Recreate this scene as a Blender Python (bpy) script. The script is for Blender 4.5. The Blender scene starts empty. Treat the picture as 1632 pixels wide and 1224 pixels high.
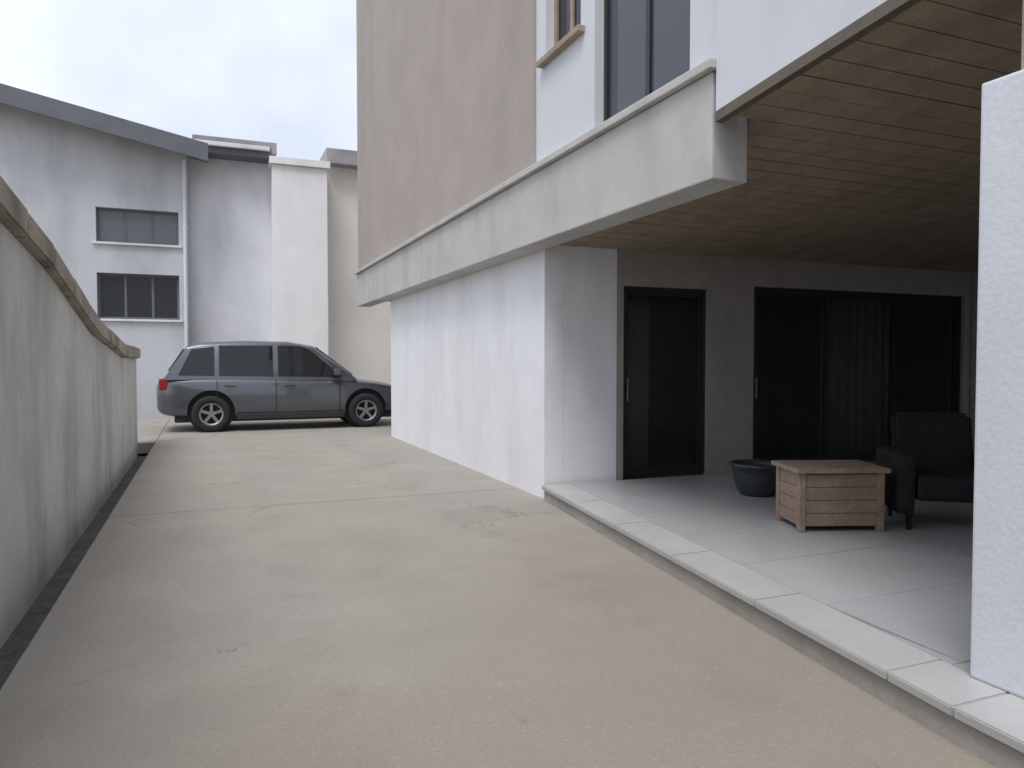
import bpy, bmesh, math, random
from mathutils import Vector, Matrix
random.seed(7)
R = math.radians
S = bpy.context.scene
C = S.collection

# ------------------------------------------------------------------ camera, sky, sun, exposure
cam = bpy.data.objects.new('camera', bpy.data.cameras.new('camera'))
C.objects.link(cam); S.camera = cam
cam.location = (0, 0, 1.45)
cam.rotation_euler = (R(90 - 1.8), 0, R(-22.4))
cam.data.lens = 26.03; cam.data.sensor_width = 36; cam.data.clip_end = 2000

SUN_EL, SUN_AZ = 63, 224        # compass style: 0 = +Y, clockwise; the light comes from the left
w = bpy.data.worlds.new('World'); S.world = w; w.use_nodes = True
nt = w.node_tree; nt.nodes.clear()
out = nt.nodes.new('ShaderNodeOutputWorld'); bg = nt.nodes.new('ShaderNodeBackground')
sky = nt.nodes.new('ShaderNodeTexSky'); sky.sky_type = 'NISHITA'; sky.sun_disc = False
sky.sun_elevation = R(SUN_EL); sky.sun_rotation = R(SUN_AZ); sky.dust_density = 3; sky.air_density = 1
tc = nt.nodes.new('ShaderNodeTexCoord'); nz = nt.nodes.new('ShaderNodeTexNoise')
nz.inputs['Scale'].default_value = 2.3; nz.inputs['Detail'].default_value = 6; nz.inputs['Roughness'].default_value = .5
cr = nt.nodes.new('ShaderNodeMapRange'); cr.inputs['From Min'].default_value = .40; cr.inputs['From Max'].default_value = .60
cr.inputs['To Min'].default_value = .62; cr.inputs['To Max'].default_value = .97
mx = nt.nodes.new('ShaderNodeMix'); mx.data_type = 'RGBA'
mx.inputs[7].default_value = (7.3, 7.7, 8.5, 1)
nt.links.new(tc.outputs['Generated'], nz.inputs['Vector'])
nt.links.new(nz.outputs['Fac'], cr.inputs['Value'])
nt.links.new(cr.outputs['Result'], mx.inputs[0])
nt.links.new(sky.outputs[0], mx.inputs[6])
nt.links.new(mx.outputs[2], bg.inputs['Color'])
bg.inputs['Strength'].default_value = .1
nt.links.new(bg.outputs[0], out.inputs[0])

sd = bpy.data.lights.new('sun', 'SUN'); sd.energy = 1.5; sd.angle = R(26); sd.color = (1, .98, .955)
sun = bpy.data.objects.new('sun', sd); C.objects.link(sun)
v = Vector((math.sin(R(SUN_AZ)) * math.cos(R(SUN_EL)), math.cos(R(SUN_AZ)) * math.cos(R(SUN_EL)), math.sin(R(SUN_EL))))
sun.rotation_euler = v.to_track_quat('Z', 'Y').to_euler()
vs = S.view_settings; vs.view_transform = 'Standard'; vs.look = 'None'; vs.gamma = 1; vs.exposure = 0.53

# ------------------------------------------------------------------ materials
def mat(name, col, rough=.8, var=.12, scale=3, bump=.15, bscale=60, stain=None, stain_amt=0, stain_scale=(.8, .8, .8),
        metallic=0, spec=.5, coat=0, joints=None):
    m = bpy.data.materials.new(name); m.use_nodes = True
    t = m.node_tree; n = t.nodes; l = t.links; b = n['Principled BSDF']
    b.inputs['Roughness'].default_value = rough; b.inputs['Metallic'].default_value = metallic
    b.inputs['Specular IOR Level'].default_value = spec; b.inputs['Coat Weight'].default_value = coat
    tcn = n.new('ShaderNodeTexCoord'); geo = n.new('ShaderNodeNewGeometry')
    a = n.new('ShaderNodeTexNoise'); a.inputs['Scale'].default_value = scale; a.inputs['Detail'].default_value = 8
    a.inputs['Roughness'].default_value = .62
    l.new(geo.outputs['Position'], a.inputs['Vector'])
    mr = n.new('ShaderNodeMapRange'); mr.inputs['From Min'].default_value = .3; mr.inputs['From Max'].default_value = .7
    mr.inputs['To Min'].default_value = 1 - var; mr.inputs['To Max'].default_value = 1 + var
    l.new(a.outputs['Fac'], mr.inputs['Value'])
    mul = n.new('ShaderNodeMix'); mul.data_type = 'RGBA'; mul.blend_type = 'MULTIPLY'; mul.inputs[0].default_value = 1
    mul.inputs[6].default_value = (*col, 1)
    l.new(mr.outputs['Result'], mul.inputs[7]); cur = mul.outputs[2]
    if stain:
        mp = n.new('ShaderNodeMapping'); mp.inputs['Scale'].default_value = stain_scale
        l.new(geo.outputs['Position'], mp.inputs['Vector'])
        s = n.new('ShaderNodeTexNoise'); s.inputs['Scale'].default_value = 1; s.inputs['Detail'].default_value = 7
        s.inputs['Roughness'].default_value = .6
        l.new(mp.outputs[0], s.inputs['Vector'])
        sr = n.new('ShaderNodeMapRange'); sr.inputs['From Min'].default_value = .47; sr.inputs['From Max'].default_value = .68
        sr.inputs['To Min'].default_value = 0; sr.inputs['To Max'].default_value = stain_amt
        l.new(s.outputs['Fac'], sr.inputs['Value'])
        x = n.new('ShaderNodeMix'); x.data_type = 'RGBA'; l.new(sr.outputs['Result'], x.inputs[0])
        l.new(cur, x.inputs[6]); x.inputs[7].default_value = (*stain, 1); cur = x.outputs[2]
    h = None
    if bump:
        f = n.new('ShaderNodeTexNoise'); f.inputs['Scale'].default_value = bscale; f.inputs['Detail'].default_value = 5
        l.new(geo.outputs['Position'], f.inputs['Vector']); h = f.outputs['Fac']
        # fine speckle also in colour
        sp = n.new('ShaderNodeMapRange'); sp.inputs['From Min'].default_value = .35; sp.inputs['From Max'].default_value = .65
        sp.inputs['To Min'].default_value = 1 - var * .6; sp.inputs['To Max'].default_value = 1 + var * .6
        l.new(h, sp.inputs['Value'])
        y = n.new('ShaderNodeMix'); y.data_type = 'RGBA'; y.blend_type = 'MULTIPLY'; y.inputs[0].default_value = 1
        l.new(cur, y.inputs[6]); l.new(sp.outputs['Result'], y.inputs[7]); cur = y.outputs[2]
        bp = n.new('ShaderNodeBump'); bp.inputs['Strength'].default_value = bump; bp.inputs['Distance'].default_value = .01
        l.new(h, bp.inputs['Height']); l.new(bp.outputs[0], b.inputs['Normal'])
    l.new(cur, b.inputs['Base Color'])
    return m

M = {}
M['concrete'] = mat('driveway concrete', (.312, .285, .248), .85, .10, 1.3, .5, 70, (.29, .275, .255), .75, (.45, .3, .5))
def wear(m):
    t = m.node_tree; n = t.nodes; l = t.links; b = n['Principled BSDF']
    cur = b.inputs['Base Color'].links[0].from_socket
    g = n.new('ShaderNodeNewGeometry'); sp = n.new('ShaderNodeSeparateXYZ'); l.new(g.outputs['Position'], sp.inputs[0])
    def math_(op, a, c):
        k = n.new('ShaderNodeMath'); k.operation = op
        for i, v_ in enumerate((a, c)):
            if isinstance(v_, (int, float)): k.inputs[i].default_value = v_
            else: l.new(v_, k.inputs[i])
        return k.outputs[0]
    def noise(sc, det=5, rough=.6):
        k = n.new('ShaderNodeTexNoise'); k.inputs['Scale'].default_value = sc; k.inputs['Detail'].default_value = det; k.inputs['Roughness'].default_value = rough
        l.new(g.outputs['Position'], k.inputs['Vector']); return k
    def rng(v_, a, c, d, e):
        k = n.new('ShaderNodeMapRange'); k.interpolation_type = 'SMOOTHSTEP'
        for nm, x in (('From Min', a), ('From Max', c), ('To Min', d), ('To Max', e)): k.inputs[nm].default_value = x
        l.new(v_, k.inputs['Value']); return k.outputs[0]
    def mix(fac, c1, col, mode='MIX'):
        k = n.new('ShaderNodeMix'); k.data_type = 'RGBA'; k.blend_type = mode; l.new(fac, k.inputs[0]); l.new(c1, k.inputs[6]); k.inputs[7].default_value = (*col, 1)
        return k.outputs[2]
    # brown dust washed out beside the porch
    f = math_('SUBTRACT', math_('MULTIPLY', sp.outputs['X'], .75), sp.outputs['Y'])
    f = math_('ADD', f, math_('MULTIPLY', noise(.55).outputs['Fac'], 5.0))
    cur = mix(rng(f, -1.6, 1.2, 0, .75), cur, (.265, .226, .18))
    # darker tyre lanes, broken up
    for xc in (.55, 2.15):
        d = math_('ABSOLUTE', math_('ADD', math_('SUBTRACT', sp.outputs['X'], xc), math_('MULTIPLY', math_('SUBTRACT', noise(.35, 2).outputs['Fac'], .5), .7)), 0)
        k = math_('MULTIPLY', rng(d, .06, .24, .16, 0), rng(noise(2.2).outputs['Fac'], .4, .62, 0, 1))
        cur = mix(k, cur, (.15, .14, .13))
    # small spots and oil drips
    vo = n.new('ShaderNodeTexVoronoi'); vo.inputs['Scale'].default_value = 2.3; vo.inputs['Randomness'].default_value = 1; l.new(g.outputs['Position'], vo.inputs['Vector'])
    k = math_('MULTIPLY', rng(math_('ADD', vo.outputs['Distance'], math_('MULTIPLY', noise(30).outputs['Fac'], .06)), .06, .12, .45, 0), rng(noise(.9, 2).outputs['Fac'], .5, .62, 0, 1))
    cur = mix(k, cur, (.12, .11, .10))
    # hairline cracks
    w_ = n.new('ShaderNodeVectorMath'); w_.operation = 'ADD'; nn = noise(2.5, 6, .7)
    sc = n.new('ShaderNodeVectorMath'); sc.operation = 'SCALE'; sc.inputs['Scale'].default_value = .5; l.new(nn.outputs['Color'], sc.inputs[0])
    l.new(g.outputs['Position'], w_.inputs[0]); l.new(sc.outputs[0], w_.inputs[1])
    ve = n.new('ShaderNodeTexVoronoi'); ve.feature = 'DISTANCE_TO_EDGE'; ve.inputs['Scale'].default_value = .42; l.new(w_.outputs[0], ve.inputs['Vector'])
    k = math_('MULTIPLY', rng(ve.outputs['Distance'], .0008, .0028, .75, 0), rng(noise(.5, 2).outputs['Fac'], .49, .56, 0, 1))
    cur = mix(k, cur, (.09, .08, .07))
    mg = rng(noise(42, 4, .7).outputs['Fac'], .52, .68, 0, .28); cur = mix(mg, cur, (.20, .175, .145))
    ml = rng(noise(33, 4, .7).outputs['Fac'], .54, .70, 0, .25); cur = mix(ml, cur, (.45, .42, .37))
    # exposed grit
    gr = rng(noise(260, 2).outputs['Fac'], .62, .72, 0, .45); cur = mix(gr, cur, (.17, .16, .15))
    gl = rng(noise(190, 2).outputs['Fac'], .64, .74, 0, .35); cur = mix(gl, cur, (.52, .50, .46))
    l.new(cur, b.inputs['Base Color'])
wear(M['concrete'])
M['earth'] = mat('earth', (.2, .17, .13), .95, .3, 2, .5, 30)
M['drain'] = mat('drain concrete', (.10, .095, .085), .9, .35, 5, .4, 40)
M['wall_left'] = mat('weathered render', (.58, .585, .56), .9, .10, 2.2, .3, 70, (.36, .355, .33), .75, (1.3, 1.3, .45))
M['coping'] = mat('coping brown', (.37, .335, .27), .9, .2, 4, .4, 50, (.08, .08, .06), .7, (2, 2, 2))
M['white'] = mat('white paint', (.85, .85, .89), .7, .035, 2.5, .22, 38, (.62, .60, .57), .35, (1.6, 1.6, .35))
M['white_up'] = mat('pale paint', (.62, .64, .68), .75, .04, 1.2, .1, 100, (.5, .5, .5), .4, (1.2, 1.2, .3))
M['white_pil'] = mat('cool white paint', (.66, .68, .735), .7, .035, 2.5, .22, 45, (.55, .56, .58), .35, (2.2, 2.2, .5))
M['beam'] = mat('beam concrete paint', (.50, .49, .47), .8, .08, 2, .15, 90, (.36, .35, .33), .5, (2, 2, .6))
M['taupe'] = mat('taupe render', (.385, .337, .308), .85, .07, 1.5, .3, 55, (.315, .275, .248), .5, (.8, .8, .25))
M['soffit'] = mat('brown board', (.33, .262, .19), .65, .16, 6, .1, 60, (.20, .155, .105), .5, (4, 1, 1))
M['trim'] = mat('dark brown trim', (.12, .095, .07), .6, .15, 6, .1, 60)
M['clad'] = mat('dark cladding', (.34, .32, .30), .6, .12, 4, .1, 60)
M['frame'] = mat('dark aluminium', (.035, .033, .032), .4, .05, 4, 0, metallic=.4)
M['floor'] = mat('porch tile', (.40, .405, .41), .36, .07, 1.7, .03, 150, (.36, .355, .35), .4, (1, 1, 1))
M['nosing'] = mat('pale nosing', (.44, .44, .435), .45, .07, 3, .06, 120, (.40, .39, .37), .5, (2.5, 2.5, 2.5))
M['riser'] = mat('step riser', (.40, .385, .36), .8, .12, 3, .2, 80, (.30, .28, .25), .6, (2, 2, 3))
M['room'] = mat('dark room', (.25, .22, .20), .9, .1, 2, 0)
M['curtain'] = mat('dark curtain', (.42, .34, .29), .95, .1, 3, 0)
M['bblue'] = mat('blue grey render', (.54, .56, .59), .85, .07, .8, .15, 60, (.26, .27, .29), .5, (.7, .7, .2))
M['bgrey'] = mat('light grey render', (.72, .73, .77), .85, .06, .8, .15, 60, (.35, .35, .37), .4, (.7, .7, .2))
M['bwhite'] = mat('off white render', (.84, .82, .825), .85, .05, .8, .15, 60, (.5, .48, .47), .4, (.7, .7, .2))
M['bbeige'] = mat('beige render', (.74, .71, .66), .85, .07, .8, .15, 60)
M['roof'] = mat('grey roof', (.33, .32, .33), .8, .15, 3, .2, 30, (.15, .15, .15), .5, (1, 1, 1))
M['fascia'] = mat('slate fascia', (.13, .14, .16), .7, .1, 2, .1, 40)
M['wood'] = mat('tan wood', (.33, .245, .19), .6, .18, 8, .1, 40, (.25, .17, .12), .5, (2, 14, 14))
M['black'] = mat('black fabric', (.012, .012, .014), .8, .15, 8, .2, 200)
M['blackleg'] = mat('black metal', (.02, .02, .02), .4, .05, 3, 0, metallic=.5)
M['pot'] = mat('dark blue glaze', (.045, .05, .07), .35, .15, 5, .05, 40)
M['soil'] = mat('soil', (.05, .038, .028), 1, .3, 20, .6, 60)
M['leaf'] = mat('leaf', (.03, .045, .025), .55, .3, 9, 0)
M['paint'] = mat('dark grey car paint', (.095, .10, .118), .26, .03, 3, 0, metallic=.5, coat=1)
M['tyre'] = mat('tyre', (.018, .018, .018), .85, .1, 10, .2, 80)
M['rim'] = mat('rim', (.30, .30, .31), .35, .05, 5, 0, metallic=.8)
M['plastic'] = mat('black plastic', (.022, .022, .022), .6, .08, 6, .1, 120)
M['tail'] = mat('red lens', (.28, .012, .012), .2, .05, 5, 0)
M['plate'] = mat('lamp lens', (.55, .55, .56), .15, .05, 5, 0)
def glass(name, col, rough=.03, alpha=.35, spec=.35):
    m = bpy.data.materials.new(name); m.use_nodes = True
    t = m.node_tree; b = t.nodes['Principled BSDF']
    nn = t.nodes.new('ShaderNodeTexNoise'); nn.inputs['Scale'].default_value = 1.2
    mr = t.nodes.new('ShaderNodeMapRange'); mr.inputs['To Min'].default_value = rough; mr.inputs['To Max'].default_value = rough + .05
    t.links.new(nn.outputs['Fac'], mr.inputs['Value']); t.links.new(mr.outputs[0], b.inputs['Roughness'])
    b.inputs['Base Color'].default_value = (*col, 1); b.inputs['Alpha'].default_value = alpha
    b.inputs['Specular IOR Level'].default_value = spec
    return m
M['glass_dark'] = glass('dark tinted glass', (.03, .029, .031), .04, .4, .5)
M['glass_sky'] = glass('window glass', (.07, .078, .095), .05, .9, .6)
M['glass_mid'] = glass('grey window glass', (.12, .14, .15), .08, .95, .5)
M['glass_deep'] = glass('deep grey window glass', (.025, .025, .032), .06, .92, .35)  # glass with an even near-black tint of its own
M['glass_car'] = glass('car glass', (.012, .013, .015), .015, 1, .5)

# ------------------------------------------------------------------ helpers
def mesh_obj(name, bm, m, parent=None, smooth=False):
    bmesh.ops.recalc_face_normals(bm, faces=bm.faces)
    me = bpy.data.meshes.new(name); bm.to_mesh(me); bm.free()
    if m is not None: me.materials.append(M[m] if isinstance(m, str) else m)
    if smooth:
        for p in me.polygons: p.use_smooth = True
    o = bpy.data.objects.new(name, me); C.objects.link(o)
    if parent is not None: o.parent = parent
    return o
def hexa(bm, pts):
    vs_ = [bm.verts.new(p) for p in pts]
    for f in ((0, 3, 2, 1), (4, 5, 6, 7), (0, 1, 5, 4), (1, 2, 6, 5), (2, 3, 7, 6), (3, 0, 4, 7)):
        bm.faces.new([vs_[i] for i in f])
def bx(bm, x0, x1, y0, y1, z0, z1, bev=0):
    b2 = bmesh.new()
    hexa(b2, [(x0, y0, z0), (x1, y0, z0), (x1, y1, z0), (x0, y1, z0), (x0, y0, z1), (x1, y0, z1), (x1, y1, z1), (x0, y1, z1)])
    if bev: bmesh.ops.bevel(b2, geom=list(b2.edges), offset=bev, segments=2, affect='EDGES', profile=.6)
    tmp = bpy.data.meshes.new('t'); b2.to_mesh(tmp); b2.free(); bm.from_mesh(tmp); bpy.data.meshes.remove(tmp)
def box(name, m, x0, x1, y0, y1, z0, z1, parent=None, bev=0):
    bm = bmesh.new(); bx(bm, x0, x1, y0, y1, z0, z1, bev); return mesh_obj(name, bm, m, parent)
def prism(name, m, poly, z0, z1, parent=None, bev=0):
    bm = bmesh.new(); a = [bm.verts.new((p[0], p[1], z0)) for p in poly]; b = [bm.verts.new((p[0], p[1], z1)) for p in poly]
    bm.faces.new(a[::-1]); bm.faces.new(b); n = len(poly)
    for i in range(n): bm.faces.new((a[i], a[(i + 1) % n], b[(i + 1) % n], b[i]))
    bmesh.ops.recalc_face_normals(bm, faces=bm.faces)
    if bev: bmesh.ops.bevel(bm, geom=list(bm.edges), offset=bev, segments=2, affect='EDGES')
    return mesh_obj(name, bm, m, parent)
def empty(name, loc, label, cat, group=None, rz=0):
    o = bpy.data.objects.new(name, None); C.objects.link(o); o.location = loc; o.rotation_euler.z = rz
    return tag(o, label, cat, group)
def tag(o, label, cat, group=None):
    o['label'] = label; o['category'] = cat
    if group: o['group'] = group
    return o
def struct(o): o['kind'] = 'structure'; return o
def cyl(bm, c, r, h, axis='Z', seg=24, r2=None):
    mt = Matrix.Translation(c)
    if axis == 'Y': mt = mt @ Matrix.Rotation(R(90), 4, 'X')
    if axis == 'X': mt = mt @ Matrix.Rotation(R(90), 4, 'Y')
    bmesh.ops.create_cone(bm, cap_ends=True, segments=seg, radius1=r, radius2=r if r2 is None else r2, depth=h, matrix=mt)
def wall_with_holes(bm, axis, p0, p1, u0, u1, z0, z1, holes):
    """A wall slab with rectangular openings. axis 'X': slab between x=p0..p1 running along Y; axis 'Y': the reverse."""
    us = sorted({u0, u1, *[h[0] for h in holes], *[h[1] for h in holes]}); zs = sorted({z0, z1, *[h[2] for h in holes], *[h[3] for h in holes]})
    solid = [[not any(h[0] <= (us[i] + us[i + 1]) / 2 <= h[1] and h[2] <= (zs[j] + zs[j + 1]) / 2 <= h[3] for h in holes)
              for j in range(len(zs) - 1)] for i in range(len(us) - 1)]
    def P(p, u, z): return (p, u, z) if axis == 'X' else (u, p, z)
    cache = {}
    def V(p, u, z):
        k = (p, u, z)
        if k not in cache: cache[k] = bm.verts.new(P(p, u, z))
        return cache[k]
    nu, nz_ = len(us) - 1, len(zs) - 1
    for i in range(nu):
        for j in range(nz_):
            if not solid[i][j]: continue
            a, b, c, d = us[i], us[i + 1], zs[j], zs[j + 1]
            for p in (p0, p1): bm.faces.new((V(p, a, c), V(p, b, c), V(p, b, d), V(p, a, d)))
            if i == 0 or not solid[i - 1][j]: bm.faces.new((V(p0, a, c), V(p1, a, c), V(p1, a, d), V(p0, a, d)))
            if i == nu - 1 or not solid[i + 1][j]: bm.faces.new((V(p0, b, c), V(p1, b, c), V(p1, b, d), V(p0, b, d)))
            if j == 0 or not solid[i][j - 1]: bm.faces.new((V(p0, a, c), V(p1, a, c), V(p1, b, c), V(p0, b, c)))
            if j == nz_ - 1 or not solid[i][j + 1]: bm.faces.new((V(p0, a, d), V(p1, a, d), V(p1, b, d), V(p0, b, d)))
def window(parent, axis, p, u0, u1, z0, z1, depth, gm, fm, sill=True, mull=1, name='window', rail=True, fw=.055, sillm='beam'):
    """window set in an opening; p = outer wall plane, depth = inward offset (signed)."""
    s = 1 if depth > 0 else -1; q = p + depth
    def B(bm, ua, ub, za, zb, da, db, bev=0):
        a, b = sorted((q + da * s, q + db * s))
        if axis == 'X': bx(bm, a, b, ua, ub, za, zb, bev)
        else: bx(bm, ua, ub, a, b, za, zb, bev)
    bm = bmesh.new(); f = fw
    B(bm, u0, u1, z0, z0 + f, 0, .06); B(bm, u0, u1, z1 - f, z1, 0, .06)
    B(bm, u0, u0 + f, z0 + f, z1 - f, 0, .06); B(bm, u1 - f, u1, z0 + f, z1 - f, 0, .06)
    for k in range(1, mull + 1):
        u = u0 + (u1 - u0) * k / (mull + 1); B(bm, u - f * .5, u + f * .5, z0 + f, z1 - f, .005, .055)
    wd = mesh_obj(name, bm, fm, parent)
    for k in range(mull + 1):
        ua = u0 + (u1 - u0) * k / (mull + 1); ub = u0 + (u1 - u0) * (k + 1) / (mull + 1)
        bm = bmesh.new(); B(bm, ua + f * .5, ub - f * .5, z0 + f * .9, z1 - f * .9, .025, .035); mesh_obj('pane', bm, gm, wd)
    if sill:
        bm = bmesh.new(); B(bm, u0 - .08, u1 + .08, z0 - .06, z0 - .002, -depth * s - .07, .05, .008); mesh_obj('sill', bm, sillm, wd)
    return wd

# ------------------------------------------------------------------ setting: ground, driveway, drain, porch floor
bm = bmesh.new(); bx(bm, -400, 400, -400, 400, -.6, -.42); struct(mesh_obj('ground', bm, 'earth'))
DX0 = -.86                                    # edge of the driveway along the open drain
dw = bpy.data.objects.new('driveway', None); C.objects.link(dw); struct(dw)
ys = [-6, -2.6, .9, 4.3, 7.75, 11.2, 14.6, 18.1, 20.6]
xs = [(DX0, 4.2)]
for i in range(len(ys) - 1):
    for a, b in xs:
        if ys[i] >= 14: b = b if b < 3 else 12
        dz = random.uniform(-.003, .003)
        box('slab', 'concrete', a, b, ys[i] + .004, ys[i + 1] - .004, -.2, dz, dw, .006)
        if ys[i] >= 14 and a < 0: box('slab', 'concrete', -9, a - .01, ys[i] + .004, ys[i + 1] - .004, -.2, dz - .002, dw, .006)
bm = bmesh.new()
bx(bm, -1.14, DX0 - .002, -6, 14.6, -.40, -.24); struct(mesh_obj('drain_channel', bm, 'drain'))
box('fill_bed', 'earth', DX0 + .03, 4.1, -6, 20.5, -.42, -.205).name = 'driveway_base'
struct(bpy.data.objects['driveway_base'])

# ------------------------------------------------------------------ porch floor (raised, light)
pf = prism('porch_floor', 'riser', [(3.24, 6.98), (2.60, 1.9), (2.42, -1), (2.42, -5), (11, -5), (11, 6.98)], -.2, .128, None, .004); struct(pf)
def xe(y): return 3.24 + (2.60 - 3.24) * (6.98 - y) / 5.08 if y > 1.9 else 2.60 + (2.42 - 2.60) * (1.9 - y) / 2.9
T = .8; NW = .30
pts = [6.975]
while pts[-1] > -2: pts.append(max(pts[-1] - .95, 1.9) if pts[-1] > 1.95 else pts[-1] - .95)
for a, b in zip(pts, pts[1:]):                      # pale nosing stones along the open edge
    prism('nosing', 'nosing', [(xe(b + .004) - .03, b + .004), (xe(b + .004) + NW, b + .004), (xe(a) + NW, a), (xe(a) - .03, a)], .110, .152, pf, .006)
yy = 6.975
while yy > -2:
    y1, y0 = yy, yy - T + .004; x = 11.0
    while x > 2.3:
        xa, xb = x - T + .004, x
        la, lb = xe(y0) + NW + .004, xe(y1) + NW + .004
        if xb > max(la, lb) + .01:
            poly = [(max(xa, la), y0), (xb, y0), (xb, y1), (max(xa, lb), y1)]
        elif xb > min(la, lb) + .03:
            yc = y0 + (y1 - y0) * (xb - la) / (lb - la)
            poly = [(max(xa, la), y0), (xb, y0), (xb, yc)] if la < lb else [(xb, y1), (max(xa, lb), y1), (xb, yc)]
        else: x -= T; continue
        prism('tile', 'floor', poly, .120, .1495 + random.uniform(-.001, .001), pf, .0015)
        x -= T
    yy -= T

# ------------------------------------------------------------------ left boundary wall
bw = empty('boundary_wall', (-1.14, 4, 0), 'long grey weathered boundary wall with brown coping along the left of the driveway', 'wall')
def child(o, p): o.parent = p; o.matrix_parent_inverse = Matrix.Translation(p.location).inverted(); return o
def wl(y): return -1.14 - .006 * max(0, y - 4)
def wtop(y):
    k = [(-9, 2.38), (4.4, 2.38), (6.7, 2.15), (9.0, 1.74), (12, 1.5), (20, 1.45)]
    for (a, p), (b, q) in zip(k, k[1:]):
        if y <= b: return p + (q - p) * (y - a) / (b - a)
bm = bmesh.new(); prev = None
for k in range(42):
    yk = -6 + 20.5 * k / 41
    q = [bm.verts.new(p) for p in ((-1.36, yk, -.42), (-1.14, yk, -.42), (-1.14, yk, .9), (-1.14, yk, wtop(yk)), (-1.36, yk, wtop(yk)))]
    if prev:
        for i in range(5): bm.faces.new((prev[i], prev[(i + 1) % 5], q[(i + 1) % 5], q[i]))
    else: bm.faces.new(q)
    prev = q
bm.faces.new(prev[::-1])
child(mesh_obj('wall_panel', bm, 'wall_left'), bw)
y = -6
while y < 14.4:
    y2 = min(y + .9, 14.56); d = random.uniform(-.006, .006); e = random.uniform(-.004, .004)
    bm = bmesh.new(); a, b = y + .006, y2
    hexa(bm, [(-1.42 + d, a, wtop(a) + .004), (-1.07 + d, a, wtop(a) + .004), (-1.07 + d, b, wtop(b) + .004), (-1.42 + d, b, wtop(b) + .004),
              (-1.42 + d, a, wtop(a) + .19 + e), (-1.07 + d, a, wtop(a) + .19 + e), (-1.07 + d, b, wtop(b) + .19 + e), (-1.42 + d, b, wtop(b) + .19 + e)])
    bmesh.ops.bevel(bm, geom=list(bm.edges), offset=.018, segments=2, affect='EDGES')
    child(mesh_obj('coping_block', bm, 'coping'), bw)
    y = y2

# ------------------------------------------------------------------ the house on the right
hs = empty('house', (3.26, 7.03, 0), 'white house with taupe upper storey and open brown-ceilinged porch at right', 'house')
HX = 3.26
bm = bmesh.new(); bx(bm, HX + .004, HX + .22, 7.03, 14.0, -.42, 2.728); child(mesh_obj('side_wall', bm, 'white'), hs)
bm = bmesh.new(); bx(bm, HX + .222, 4.13, 7.03, 7.25, -.42, 2.66); child(mesh_obj('porch_wall', bm, 'white'), hs)
bm = bmesh.new(); bx(bm, HX + .222, 12, 13.78, 13.998, -.42, 2.60); child(mesh_obj('rear_wall', bm, 'white'), hs)
bm = bmesh.new(); bx(bm, 9.72, 9.95, -5, 7.02, .13, 3.5); child(mesh_obj('porch_side_wall', bm, 'clad'), hs)
# dark glazed front of the porch
wallbm = bmesh.new()
wall_with_holes(wallbm, 'Y', 7.035, 7.24, 4.132, 9.95, .132, 2.72, [(4.22, 5.34, .132, 2.27), (6.0, 9.6, .132, 2.33)])
child(mesh_obj('porch_front', wallbm, 'clad'), hs)
def door(u0, u1, z1, panels):
    fb = bmesh.new(); f = .05
    bx(fb, u0, u0 + f, 7.08, 7.18, .152, z1); bx(fb, u1 - f, u1, 7.08, 7.18, .152, z1); bx(fb, u0 + f, u1 - f, 7.08, 7.18, z1 - f, z1)
    d = child(mesh_obj('sliding_door', fb, 'frame'), hs)
    for k in range(panels):
        a = u0 + f + (u1 - u0 - 2 * f) * k / panels; b = u0 + f + (u1 - u0 - 2 * f) * (k + 1) / panels
        yk = 7.10 + .03 * (k % 2); g = .045
        lb = bmesh.new()
        bx(lb, a, a + g, yk, yk + .025, .155, z1 - f); bx(lb, b - g, b, yk, yk + .025, .155, z1 - f)
        bx(lb, a + g, b - g, yk, yk + .025, .155, .24); bx(lb, a + g, b - g, yk, yk + .025, z1 - f - g, z1 - f)
        o = mesh_obj('door_frame', lb, 'frame', d)
        o = box('pane', 'glass_dark', a + g * .8, b - g * .8, yk + .009, yk + .015, .235, z1 - f - g * .9, d)
    o = box('handle', 'rim', u0 + f + .012, u0 + f + .032, 7.06, 7.098, 1.0, 1.25, d, .004)
    return d
door(4.22, 5.34, 2.27, 1); door(6.0, 9.6, 2.33, 3)
# the room behind the glass
bm = bmesh.new()
bx(bm, 3.5, 9.95, 11.8, 11.9, .1, 2.7); bx(bm, 9.96, 10.05, 7.25, 11.9, .1, 2.7); bx(bm, 3.49, 9.95, 7.26, 11.79, 2.63, 2.72)
bx(bm, 3.49, 9.95, 7.26, 11.79, .05, .13)
child(mesh_obj('interior', bm, 'room'), hs)
for k, (a, b) in enumerate(((4.28, 4.72), (7.3, 8.6))):
    bm = bmesh.new(); n = 28; prev = None
    for i in range(n + 1):
        x = a + (b - a) * i / n; yv = 7.30 + .03 * math.sin(i * 1.9)
        t_ = (bm.verts.new((x, yv, .2)), bm.verts.new((x, yv, 2.25)))
        if prev: bm.faces.new((prev[0], t_[0], t_[1], prev[1]))
        prev = t_
    o = child(mesh_obj('curtain', bm, 'curtain', None, True), hs); sm = o.modifiers.new('s', 'SOLIDIFY'); sm.thickness = .006
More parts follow.
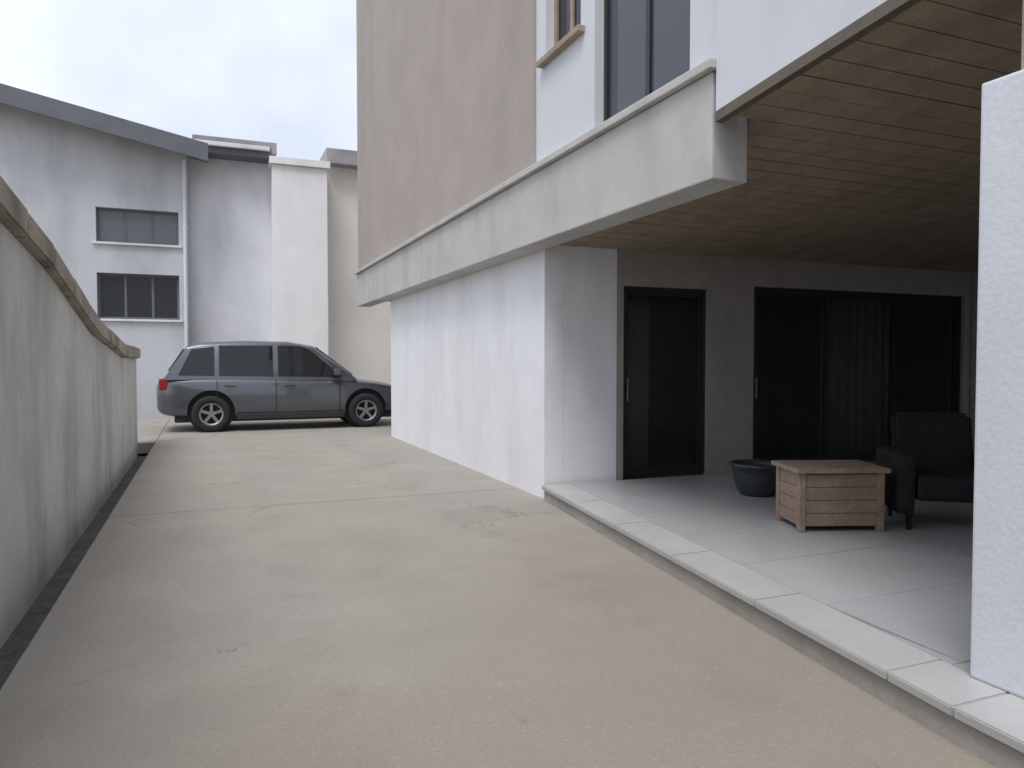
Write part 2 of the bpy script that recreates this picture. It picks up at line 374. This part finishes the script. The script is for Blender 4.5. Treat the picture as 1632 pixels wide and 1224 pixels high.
# brown sloped porch ceiling, one board at a time
def zs(y): return 2.66 + .10 * (7.03 - y)
sf = child(mesh_obj('porch_ceiling', (lambda b: (hexa(b, [(3.265, -3, zs(-3) + .035), (9.95, -3, zs(-3) + .035), (9.95, 7.03, zs(7.03) + .035), (3.265, 7.03, zs(7.03) + .035),
     (3.265, -3, zs(-3) + .09), (9.95, -3, zs(-3) + .09), (9.95, 7.03, zs(7.03) + .09), (3.265, 7.03, zs(7.03) + .09)]), b)[1])(bmesh.new()), 'soffit'), hs)
y = 7.03; k = 0
while y > -3:
    a = y - .185; d = random.uniform(-.002, .002)
    b_ = bmesh.new()
    xl = 3.27 if y > 3.86 else 3.03
    hexa(b_, [(xl, a, zs(a) + d), (9.70, a, zs(a) + d), (9.70, y - .0045, zs(y - .0045) + d), (xl, y - .0045, zs(y - .0045) + d),
              (xl, a, zs(a) + .034), (9.70, a, zs(a) + .034), (9.70, y - .0045, zs(y - .0045) + .034), (xl, y - .0045, zs(y - .0045) + .034)])
    mesh_obj('board', b_, 'soffit', sf).matrix_parent_inverse = Matrix.Translation(hs.location).inverted() if False else Matrix.Identity(4)
    y -= .1895
b_ = bmesh.new()
hexa(b_, [(2.968, -3, zs(-3) - .03), (3.026, -3, zs(-3) - .03), (3.026, 3.856, zs(3.856) - .03), (2.968, 3.856, zs(3.856) - .03),
          (2.968, -3, zs(-3) + .034), (3.026, -3, zs(-3) + .034), (3.026, 3.856, zs(3.856) + .034), (2.968, 3.856, zs(3.856) + .034)])
child(mesh_obj('edge_trim', b_, 'trim'), hs)
# light edge beam under the upper storey
bm = bmesh.new(); bx(bm, 2.98, 3.262, 3.9, 15.9, 2.605, 3.28, .012); child(mesh_obj('edge_beam', bm, 'beam'), hs)
bm = bmesh.new(); bx(bm, 2.93, 3.262, 3.86, 15.94, 3.283, 3.345, .008); child(mesh_obj('ledge', bm, 'beam'), hs)
bm = bmesh.new(); bx(bm, 3.264, 12, 7.26, 15.9, 2.73, 3.27); child(mesh_obj('floor_slab', bm, 'beam'), hs)
# upper storeys
UX = 3.10
bm = bmesh.new(); bx(bm, UX, UX + .25, 6.95, 16.4, 3.347, 11.0); child(mesh_obj('upper_wall', bm, 'taupe'), hs)
bm = bmesh.new(); bx(bm, UX + .252, 12, 16.15, 16.398, 3.29, 11.0); child(mesh_obj('upper_rear_wall', bm, 'taupe'), hs)
bm = bmesh.new(); wall_with_holes(bm, 'X', UX + .03, UX + .25, 3.86, 6.948, 3.349, 11.0,
    [(4.35, 5.72, 3.43, 5.7), (5.98, 6.72, 4.42, 5.7)])
child(mesh_obj('bay_wall', bm, 'white_up'), hs)
bm = bmesh.new()
hexa(bm, [(2.975, -3, zs(-3) + .036), (3.20, -3, zs(-3) + .036), (3.20, 3.858, zs(3.858) + .036), (2.975, 3.858, zs(3.858) + .036),
          (2.975, -3, 11), (3.20, -3, 11), (3.20, 3.858, 11), (2.975, 3.858, 11)])
child(mesh_obj('near_upper_wall', bm, 'white_up'), hs)
w1 = window(None, 'X', UX + .03, 4.35, 5.72, 3.43, 5.7, .09, 'glass_sky', 'frame', False, 1); child(w1, hs)
w2 = window(None, 'X', UX + .03, 5.98, 6.72, 4.42, 5.7, .09, 'glass_deep', 'soffit', True, 1, sillm='soffit'); child(w2, hs)
bm = bmesh.new(); bx(bm, UX + .5, 12, 3.9, 15.2, 3.41, 3.47); bx(bm, UX + 2.6, UX + 2.7, 3.9, 15.2, 3.47, 11); bx(bm, UX + .26, 12, -3, 16.1, 10.9, 11.0)
child(mesh_obj('upper_interior', bm, 'room'), hs)
bm = bmesh.new(); bx(bm, UX - .3, 12, -3.2, 16.7, 11.0, 11.22); child(mesh_obj('roof', bm, 'beam'), hs)
bm = bmesh.new(); bx(bm, 3.282, 6.2, 1.72, 2.0, .152, 2.558); child(mesh_obj('added_shade_wall', bm, 'white_pil'), hs)  # unseen wall beyond the pillar, added to darken the porch floor and interior
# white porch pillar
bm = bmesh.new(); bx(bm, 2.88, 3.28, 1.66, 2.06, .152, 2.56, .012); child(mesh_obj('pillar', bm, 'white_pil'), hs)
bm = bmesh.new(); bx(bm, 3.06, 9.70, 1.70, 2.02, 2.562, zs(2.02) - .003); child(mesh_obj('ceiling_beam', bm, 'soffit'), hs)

# ------------------------------------------------------------------ building in the background
bb = empty('apartment_building', (0, 22, 0), 'blue-grey two-storey building with dark windows behind the parked car', 'building')
BY = 22.0
bm = bmesh.new(); wall_with_holes(bm, 'Y', BY, BY + .3, -12, -.42, -.42, 6.95, [(-2.62, -.66, 2.55, 3.75), (-2.62, -.66, 4.55, 5.45), (-6.2, -4.3, 2.55, 3.75), (-6.2, -4.3, 4.55, 5.45)])
child(mesh_obj('wing_wall', bm, 'bblue'), bb)
bm = bmesh.new(); bx(bm, -12, -.43, BY + 2.4, BY + 2.5, -.4, 6.9); bx(bm, -12, -.43, BY + .31, BY + 2.4, 4.1, 4.2); child(mesh_obj('interior', bm, 'room'), bb)
for a, b in ((-2.62, -.66), (-6.2, -4.3)):
    child(window(None, 'Y', BY, a, b, 2.55, 3.75, .14, 'glass_deep', 'fascia', True, 2, fw=.06, sillm='bgrey'), bb)
    child(window(None, 'Y', BY, a, b, 4.55, 5.45, .14, 'glass_mid', 'fascia', True, 2, fw=.06, sillm='bgrey'), bb)
# gable end: roof verge falling to the right
bm = bmesh.new()
def zr(x): return 7.0 + .20 * (-.1 - x)
vsA = [(-8, BY), (-.42, BY)]
a = [bm.verts.new(p) for p in ((-12, BY + .001, 6.951), (-.42, BY + .001, 6.951), (-.42, BY + .001, zr(-.42)), (-7.5, BY + .001, zr(-7.5)), (-12, BY + .001, zr(-3)))]
b = [bm.verts.new((v_.co.x, BY + .28, v_.co.z)) for v_ in a]
bm.faces.new(a); bm.faces.new(b[::-1])
for i in range(5): bm.faces.new((a[i], a[(i + 1) % 5], b[(i + 1) % 5], b[i]))
child(mesh_obj('gable', bm, 'bblue'), bb)
bm = bmesh.new()
hexa(bm, [(-7.5, BY - .75, zr(-7.5)), (.1, BY - .75, zr(.1)), (.1, BY + 8, zr(.1)), (-7.5, BY + 8, zr(-7.5)),
          (-7.5, BY - .75, zr(-7.5) + .16), (.1, BY - .75, zr(.1) + .16), (.1, BY + 8, zr(.1) + .16), (-7.5, BY + 8, zr(-7.5) + .16)])
hexa(bm, [(-12.5, BY - .75, zr(-2.5)), (-7.5, BY - .75, zr(-7.5)), (-7.5, BY + 8, zr(-7.5)), (-12.5, BY + 8, zr(-2.5)),
          (-12.5, BY - .75, zr(-2.5) + .16), (-7.5, BY - .75, zr(-7.5) + .16), (-7.5, BY + 8, zr(-7.5) + .16), (-12.5, BY + 8, zr(-2.5) + .16)])
rf = child(mesh_obj('roof', bm, 'roof'), bb)
bm = bmesh.new()
hexa(bm, [(-7.5, BY - .80, zr(-7.5) - .26), (.1, BY - .80, zr(.1) - .26), (.1, BY - .752, zr(.1) - .26), (-7.5, BY - .752, zr(-7.5) - .26),
          (-7.5, BY - .80, zr(-7.5) + .2), (.1, BY - .80, zr(.1) + .2), (.1, BY - .752, zr(.1) + .2), (-7.5, BY - .752, zr(-7.5) + .2)])
child(mesh_obj('verge_board', bm, 'fascia'), bb)
# recessed middle bay and white pier
bm = bmesh.new(); bx(bm, -.418, 1.75, BY + .5, BY + .8, -.42, 7.1); child(mesh_obj('middle_wall', bm, 'bgrey'), bb)
bm = bmesh.new(); bx(bm, -.416, 1.748, BY - .1, BY + .82, 7.102, 7.42, .01); child(mesh_obj('eave', bm, 'fascia'), bb)
bm = bmesh.new(); bx(bm, -.3, 1.95, BY + .6, BY + 7, 7.425, 7.75, .02); child(mesh_obj('parapet', bm, 'roof'), bb)
bm = bmesh.new(); bx(bm, 1.752, 3.26, BY - .15, BY + 7, -.42, 6.95, .01); child(mesh_obj('white_pier', bm, 'bwhite'), bb)
bm = bmesh.new(); bx(bm, 1.68, 3.34, BY - .24, BY + 7, 6.953, 7.15, .01); child(mesh_obj('pier_cap', bm, 'bwhite'), bb)
bm = bmesh.new(); bx(bm, 3.264, 9, BY + .9, BY + 1.2, -.42, 7.3); child(mesh_obj('end_wall', bm, 'bbeige'), bb)
bm = bmesh.new(); bx(bm, 3.345, 9, BY + .5, BY + 7, 7.303, 7.75, .02); child(mesh_obj('flat_roof', bm, 'roof'), bb)

for x in (-.5, 3.40):
    bm = bmesh.new(); yv = BY - .06 if x < 0 else BY + .84
    cyl(bm, (x, yv, 3.4), .045, 6.9, 'Z', 14)
    for z in (1.0, 3.0, 5.0): bx(bm, x - .07, x + .07, yv - .015, yv + .055, z, z + .04)
    child(mesh_obj('downpipe', bm, 'bgrey'), bb)
k = 0; x = -7.4
while x < .05:                                        # standing seams of the metal roof, seen at the verge
    bm = bmesh.new(); bx(bm, x - .02, x + .02, BY - .74, BY + 7.9, zr(x) + .15, zr(x) + .20); mesh_obj('seam', bm, 'roof', rf).matrix_parent_inverse = Matrix.Identity(4); x += .45
bm = bmesh.new(); bx(bm, -.40, 1.70, BY - .21, BY - .105, 7.28, 7.40, .02); child(mesh_obj('gutter', bm, 'bgrey'), bb)
# ------------------------------------------------------------------ parked car
car = empty('parked_car', (1.62, 17.1, 0), 'dark grey car parked side-on across the far end of the driveway', 'car')
car.scale = (1.12, 1.06, 1.10)
prof = [  # x, bottom z, top z (bonnet / belt), half width at belt
    (-2.30, .46, .80, .62), (-2.26, .34, .98, .76), (-2.10, .27, 1.02, .84), (-1.6, .24, 1.03, .88), (-1.0, .23, 1.02, .895), (-.3, .22, 1.0, .90),
    (.4, .22, .985, .90), (.9, .22, .975, .895), (1.2, .23, .96, .885), (1.65, .25, .91, .86), (2.0, .28, .84, .81), (2.2, .33, .75, .73), (2.30, .42, .62, .58)]
bm = bmesh.new(); rings = []
for x, zb, zt, hw in prof:
    h = zt - zb
    half = [(hw * .80, zb), (hw * .955, zb + h * .07), (hw * .985, zb + h * .25), (hw * 1.0, zb + h * .55), (hw * .985, zb + h * .80), (hw * .955, zb + h * .93), (hw * .84, zt), (hw * .4, zt + .02)]
    pts = half + [(-a, b) for a, b in half[::-1]]
    rings.append([bm.verts.new((x, a, b)) for a, b in pts])
n = len(rings[0])
for i in range(len(rings) - 1):
    for j in range(n): bm.faces.new((rings[i][j], rings[i][(j + 1) % n], rings[i + 1][(j + 1) % n], rings[i + 1][j]))
bm.faces.new(rings[0]); bm.faces.new(rings[-1][::-1])
body = mesh_obj('body', bm, 'paint', None, True)
sub = body.modifiers.new('sub', 'SUBSURF'); sub.levels = 1; sub.render_levels = 1
WX = (-1.38, 1.42); WR = .335
cutb = bmesh.new()
for x in WX:
    for s in (-1, 1): cyl(cutb, (x, s * .84, .37), .405, .62, 'Y', 40)
cut = mesh_obj('cut', cutb, None)
bo = body.modifiers.new('b', 'BOOLEAN'); bo.object = cut; bo.operation = 'DIFFERENCE'; bo.solver = 'EXACT'
dg = bpy.context.evaluated_depsgraph_get()
me = bpy.data.meshes.new_from_object(body.evaluated_get(dg)); body.modifiers.clear(); body.data = me
bpy.data.objects.remove(cut); 
for p in me.polygons: p.use_smooth = True
try: me.set_sharp_from_angle(angle=R(35))
except Exception: pass
body.parent = car
# greenhouse
gst = [(-2.14, 1.0, 1.02, .80), (-1.78, 1.0, 1.58, .67), (-1.55, 1.0, 1.645, .66), (-.8, .99, 1.69, .66), (0, .98, 1.68, .66), (.45, .97, 1.60, .66), (1.25, .95, .97, .77)]
def side_y(z, zb=.98): return .835 - (z - zb) * .24
bm = bmesh.new(); rings = []
for x, zb, zt, tw in gst:
    ty = min(side_y(zt), .835)
    half = [(side_y(zb) , zb - .03), (ty + .004, zt - min(.05, (zt - zb) * .5)), (ty - .05, zt), (ty * .5, zt + .018)]
    pts = half + [(-a, b) for a, b in half[::-1]]
    rings.append([bm.verts.new((x, a, b)) for a, b in pts])
n = len(rings[0])
for i in range(len(rings) - 1):
    for j in range(n): bm.faces.new((rings[i][j], rings[i][(j + 1) % n], rings[i + 1][(j + 1) % n], rings[i + 1][j]))
bm.faces.new(rings[0]); bm.faces.new(rings[-1][::-1])
gh = mesh_obj('roof_shell', bm, 'paint', car, True)
try: gh.data.set_sharp_from_angle(angle=R(40))
except Exception: pass
for s in (-1, 1):
    for poly in ([(-1.92, 1.06), (-1.32, 1.05), (-1.32, 1.58), (-1.70, 1.53)], [(-1.24, 1.05), (-.30, 1.03), (-.30, 1.61), (-1.24, 1.60)], [(-.21, 1.03), (.98, 1.01), (.86, 1.10), (.38, 1.53), (.20, 1.60), (-.21, 1.61)]):
        bm = bmesh.new()
        a = [bm.verts.new((x, s * (side_y(z) + .012), z)) for x, z in poly]; b = [bm.verts.new((x, s * (side_y(z) - .02), z)) for x, z in poly]
        bm.faces.new(a); bm.faces.new(b[::-1]); k = len(a)
        for i in range(k): bm.faces.new((a[i], a[(i + 1) % k], b[(i + 1) % k], b[i]))
        mesh_obj('side_window', bm, 'glass_car', car)
def slab_poly(name, pts, m, off):
    bm = bmesh.new(); a = [bm.verts.new(p) for p in pts]; nrm = (Vector(pts[1]) - Vector(pts[0])).cross(Vector(pts[2]) - Vector(pts[0])).normalized()
    if nrm.z < 0: nrm = -nrm
    for v_ in a: v_.co += nrm * off
    b = [bm.verts.new(v_.co - nrm * .02) for v_ in a]; bm.faces.new(a); bm.faces.new(b[::-1]); k = len(a)
    for i in range(k): bm.faces.new((a[i], a[(i + 1) % k], b[(i + 1) % k], b[i]))
    return mesh_obj(name, bm, m, car)
slab_poly('windscreen', [(1.18, -.70, 1.03), (1.18, .70, 1.03), (.50, .58, 1.575), (.50, -.58, 1.575)], 'glass_car', .022)
slab_poly('rear_window', [(-2.08, -.66, 1.13), (-2.08, .66, 1.13), (-1.83, .56, 1.53), (-1.83, -.56, 1.53)], 'glass_car', .015)
for s in (-1, 1):
    for x in (-1.28, -.255, .92):                              # door shut lines
        bm = bmesh.new(); bx(bm, x - .006, x + .006, s * .895 - .006, s * .895 + .006, .32, .96); mesh_obj('door_seam', bm, 'plastic', car)
    for x in (-1.05, -.02): box('door_handle', 'paint', x - .10, x + .10, s * .905 - .02, s * .905 + .02, .84, .875, car, .012)
    box('sill_trim', 'plastic', -.95, 1.0, s * .875 - .03, s * .875 + .03, .22, .33, car, .015)
    box('wing_mirror', 'paint', .78, .93, s * .96 - .09, s * .96 + .09, 1.03, 1.16, car, .035)
    bm = bmesh.new(); bx(bm, 1.90, 2.17, s * .72 - .07, s * .72 + .075, .63, .76, .03); mesh_obj('headlight', bm, 'plate', car)
    bm = bmesh.new(); bx(bm, -2.24, -2.08, s * .745 - .06, s * .745 + .07, .78, .99, .025); mesh_obj('tail_light', bm, 'tail', car)
    for x in WX:
        bm = bmesh.new(); prev = None; seg = 36; pr = [(.20, .11), (.30, .115), (WR, .08), (WR, -.08), (.30, -.115), (.20, -.11)]
        rs = []
        for i in range(seg):
            t_ = 2 * math.pi * i / seg; rs.append([bm.verts.new((x + r * math.cos(t_), s * .79 + yv * s, WR + r * math.sin(t_))) for r, yv in pr])
        for i in range(seg):
            for j in range(5): bm.faces.new((rs[i][j], rs[(i + 1) % seg][j], rs[(i + 1) % seg][j + 1], rs[i][j + 1]))
            bm.faces.new((rs[i][5], rs[(i + 1) % seg][5], rs[(i + 1) % seg][0], rs[i][0]))
        wh = mesh_obj('wheel', bm, 'tyre', car, True)
        bm = bmesh.new(); cyl(bm, (x, s * .80, WR), .05, .17, 'Y', 16)
        for i in range(5):
            t_ = 2 * math.pi * i / 5 + .3; b2 = bmesh.new(); bx(b2, .03, .205, -.03, .03, -.028, .028, .008)
            bmesh.ops.transform(b2, matrix=Matrix.Translation((x, s * .86, WR)) @ Matrix.Rotation(-t_, 4, 'Y'), verts=b2.verts)
            tm = bpy.data.meshes.new('t'); b2.to_mesh(tm); b2.free(); bm.from_mesh(tm); bpy.data.meshes.remove(tm)
        for i in range(30):
            t0, t1 = 2 * math.pi * i / 30, 2 * math.pi * (i + 1) / 30
            q = [bm.verts.new((x + r * math.cos(t_), s * yv, WR + r * math.sin(t_))) for r, yv, t_ in ((.178, .89, t0), (.207, .905, t0), (.207, .905, t1), (.178, .89, t1))]
            bm.faces.new(q)
        mesh_obj('rim', bm, 'rim', wh)
        bm = bmesh.new(); cyl(bm, (x, s * .77, WR), .195, .02, 'Y', 28); mesh_obj('brake_disc', bm, 'plastic', wh)
        bm = bmesh.new(); cyl(bm, (x, s * .60, .37), .40, .16, 'Y', 32); mesh_obj('wheel_well', bm, 'plastic', car)
box('bumper_trim', 'plastic', 2.14, 2.285, -.55, .55, .44, .56, car, .03)
box('underbody', 'plastic', -2.0, 2.0, -.62, .62, .17, .30, car, .03)

# ------------------------------------------------------------------ things on the porch
ch = empty('storage_chest', (4.52, 4.42, .151), 'low tan wooden chest standing on the porch tiles', 'chest', rz=R(-20)); ch.scale = (.86, .9, 1)
for i in range(4):
    box('plank', 'wood', -.37, .37, -.23, -.205, .04 + .10 * i, .136 + .10 * i, ch, .004)
    box('plank', 'wood', -.37, .37, .205, .23, .04 + .10 * i, .136 + .10 * i, ch, .004)
    for s in (-1, 1): box('plank', 'wood', min(s * .345, s * .369), max(s * .345, s * .369), -.204, .204, .04 + .10 * i, .136 + .10 * i, ch, .004)
for sx in (-1, 1):
    for sy in (-1, 1): box('leg', 'wood', sx * .355 - .03, sx * .355 + .03, sy * .218 - .03, sy * .218 + .03, 0, .445, ch, .005)
box('lid', 'wood', -.42, .42, -.28, .28, .448, .485, ch, .008)
ac = empty('armchair', (5.42, 4.10, .151), 'black low armchair in the shaded porch beside the white pillar', 'armchair', rz=R(-35))
box('seat', 'black', -.30, .30, -.30, .30, .22, .42, ac, .05)
bm = bmesh.new(); hexa(bm, [(-.30, .22, .30), (.30, .22, .30), (.30, .36, .30), (-.30, .36, .30), (-.30, .34, .86), (.30, .34, .86), (.30, .46, .86), (-.30, .46, .86)])
bmesh.ops.bevel(bm, geom=list(bm.edges), offset=.035, segments=3, affect='EDGES'); mesh_obj('backrest', bm, 'black', ac)
for s in (-1, 1): box('armrest', 'black', s * .375 - .07, s * .375 + .07, -.32, .34, .12, .58, ac, .04)
for sx in (-1, 1):
    for sy in (-1, 1): 
        bm = bmesh.new(); cyl(bm, (sx * .34, sy * .26, .07), .018, .14, 'Z', 12, .024); mesh_obj('leg', bm, 'blackleg', ac)
pt = empty('flowerpot', (4.93, 5.72, .151), 'small dark blue pot on the porch floor in front of the glazed doors', 'flowerpot')
bm = bmesh.new(); seg = 28; pr = [(0, 0), (.15, 0), (.19, .06), (.225, .20), (.235, .27), (.255, .28), (.255, .31), (.225, .31), (.21, .26), (0, .26)]
rs = [[bm.verts.new((r * math.cos(2 * math.pi * i / seg), r * math.sin(2 * math.pi * i / seg), z)) for r, z in pr[1:-1]] for i in range(seg)]
for i in range(seg):
    for j in range(len(rs[0]) - 1): bm.faces.new((rs[i][j], rs[(i + 1) % seg][j], rs[(i + 1) % seg][j + 1], rs[i][j + 1]))
bm.faces.new([r[0] for r in rs]); mesh_obj('bowl', bm, 'pot', pt, True)
bm = bmesh.new(); cyl(bm, (0, 0, .262), .208, .02, 'Z', 24); mesh_obj('soil', bm, 'soil', pt)
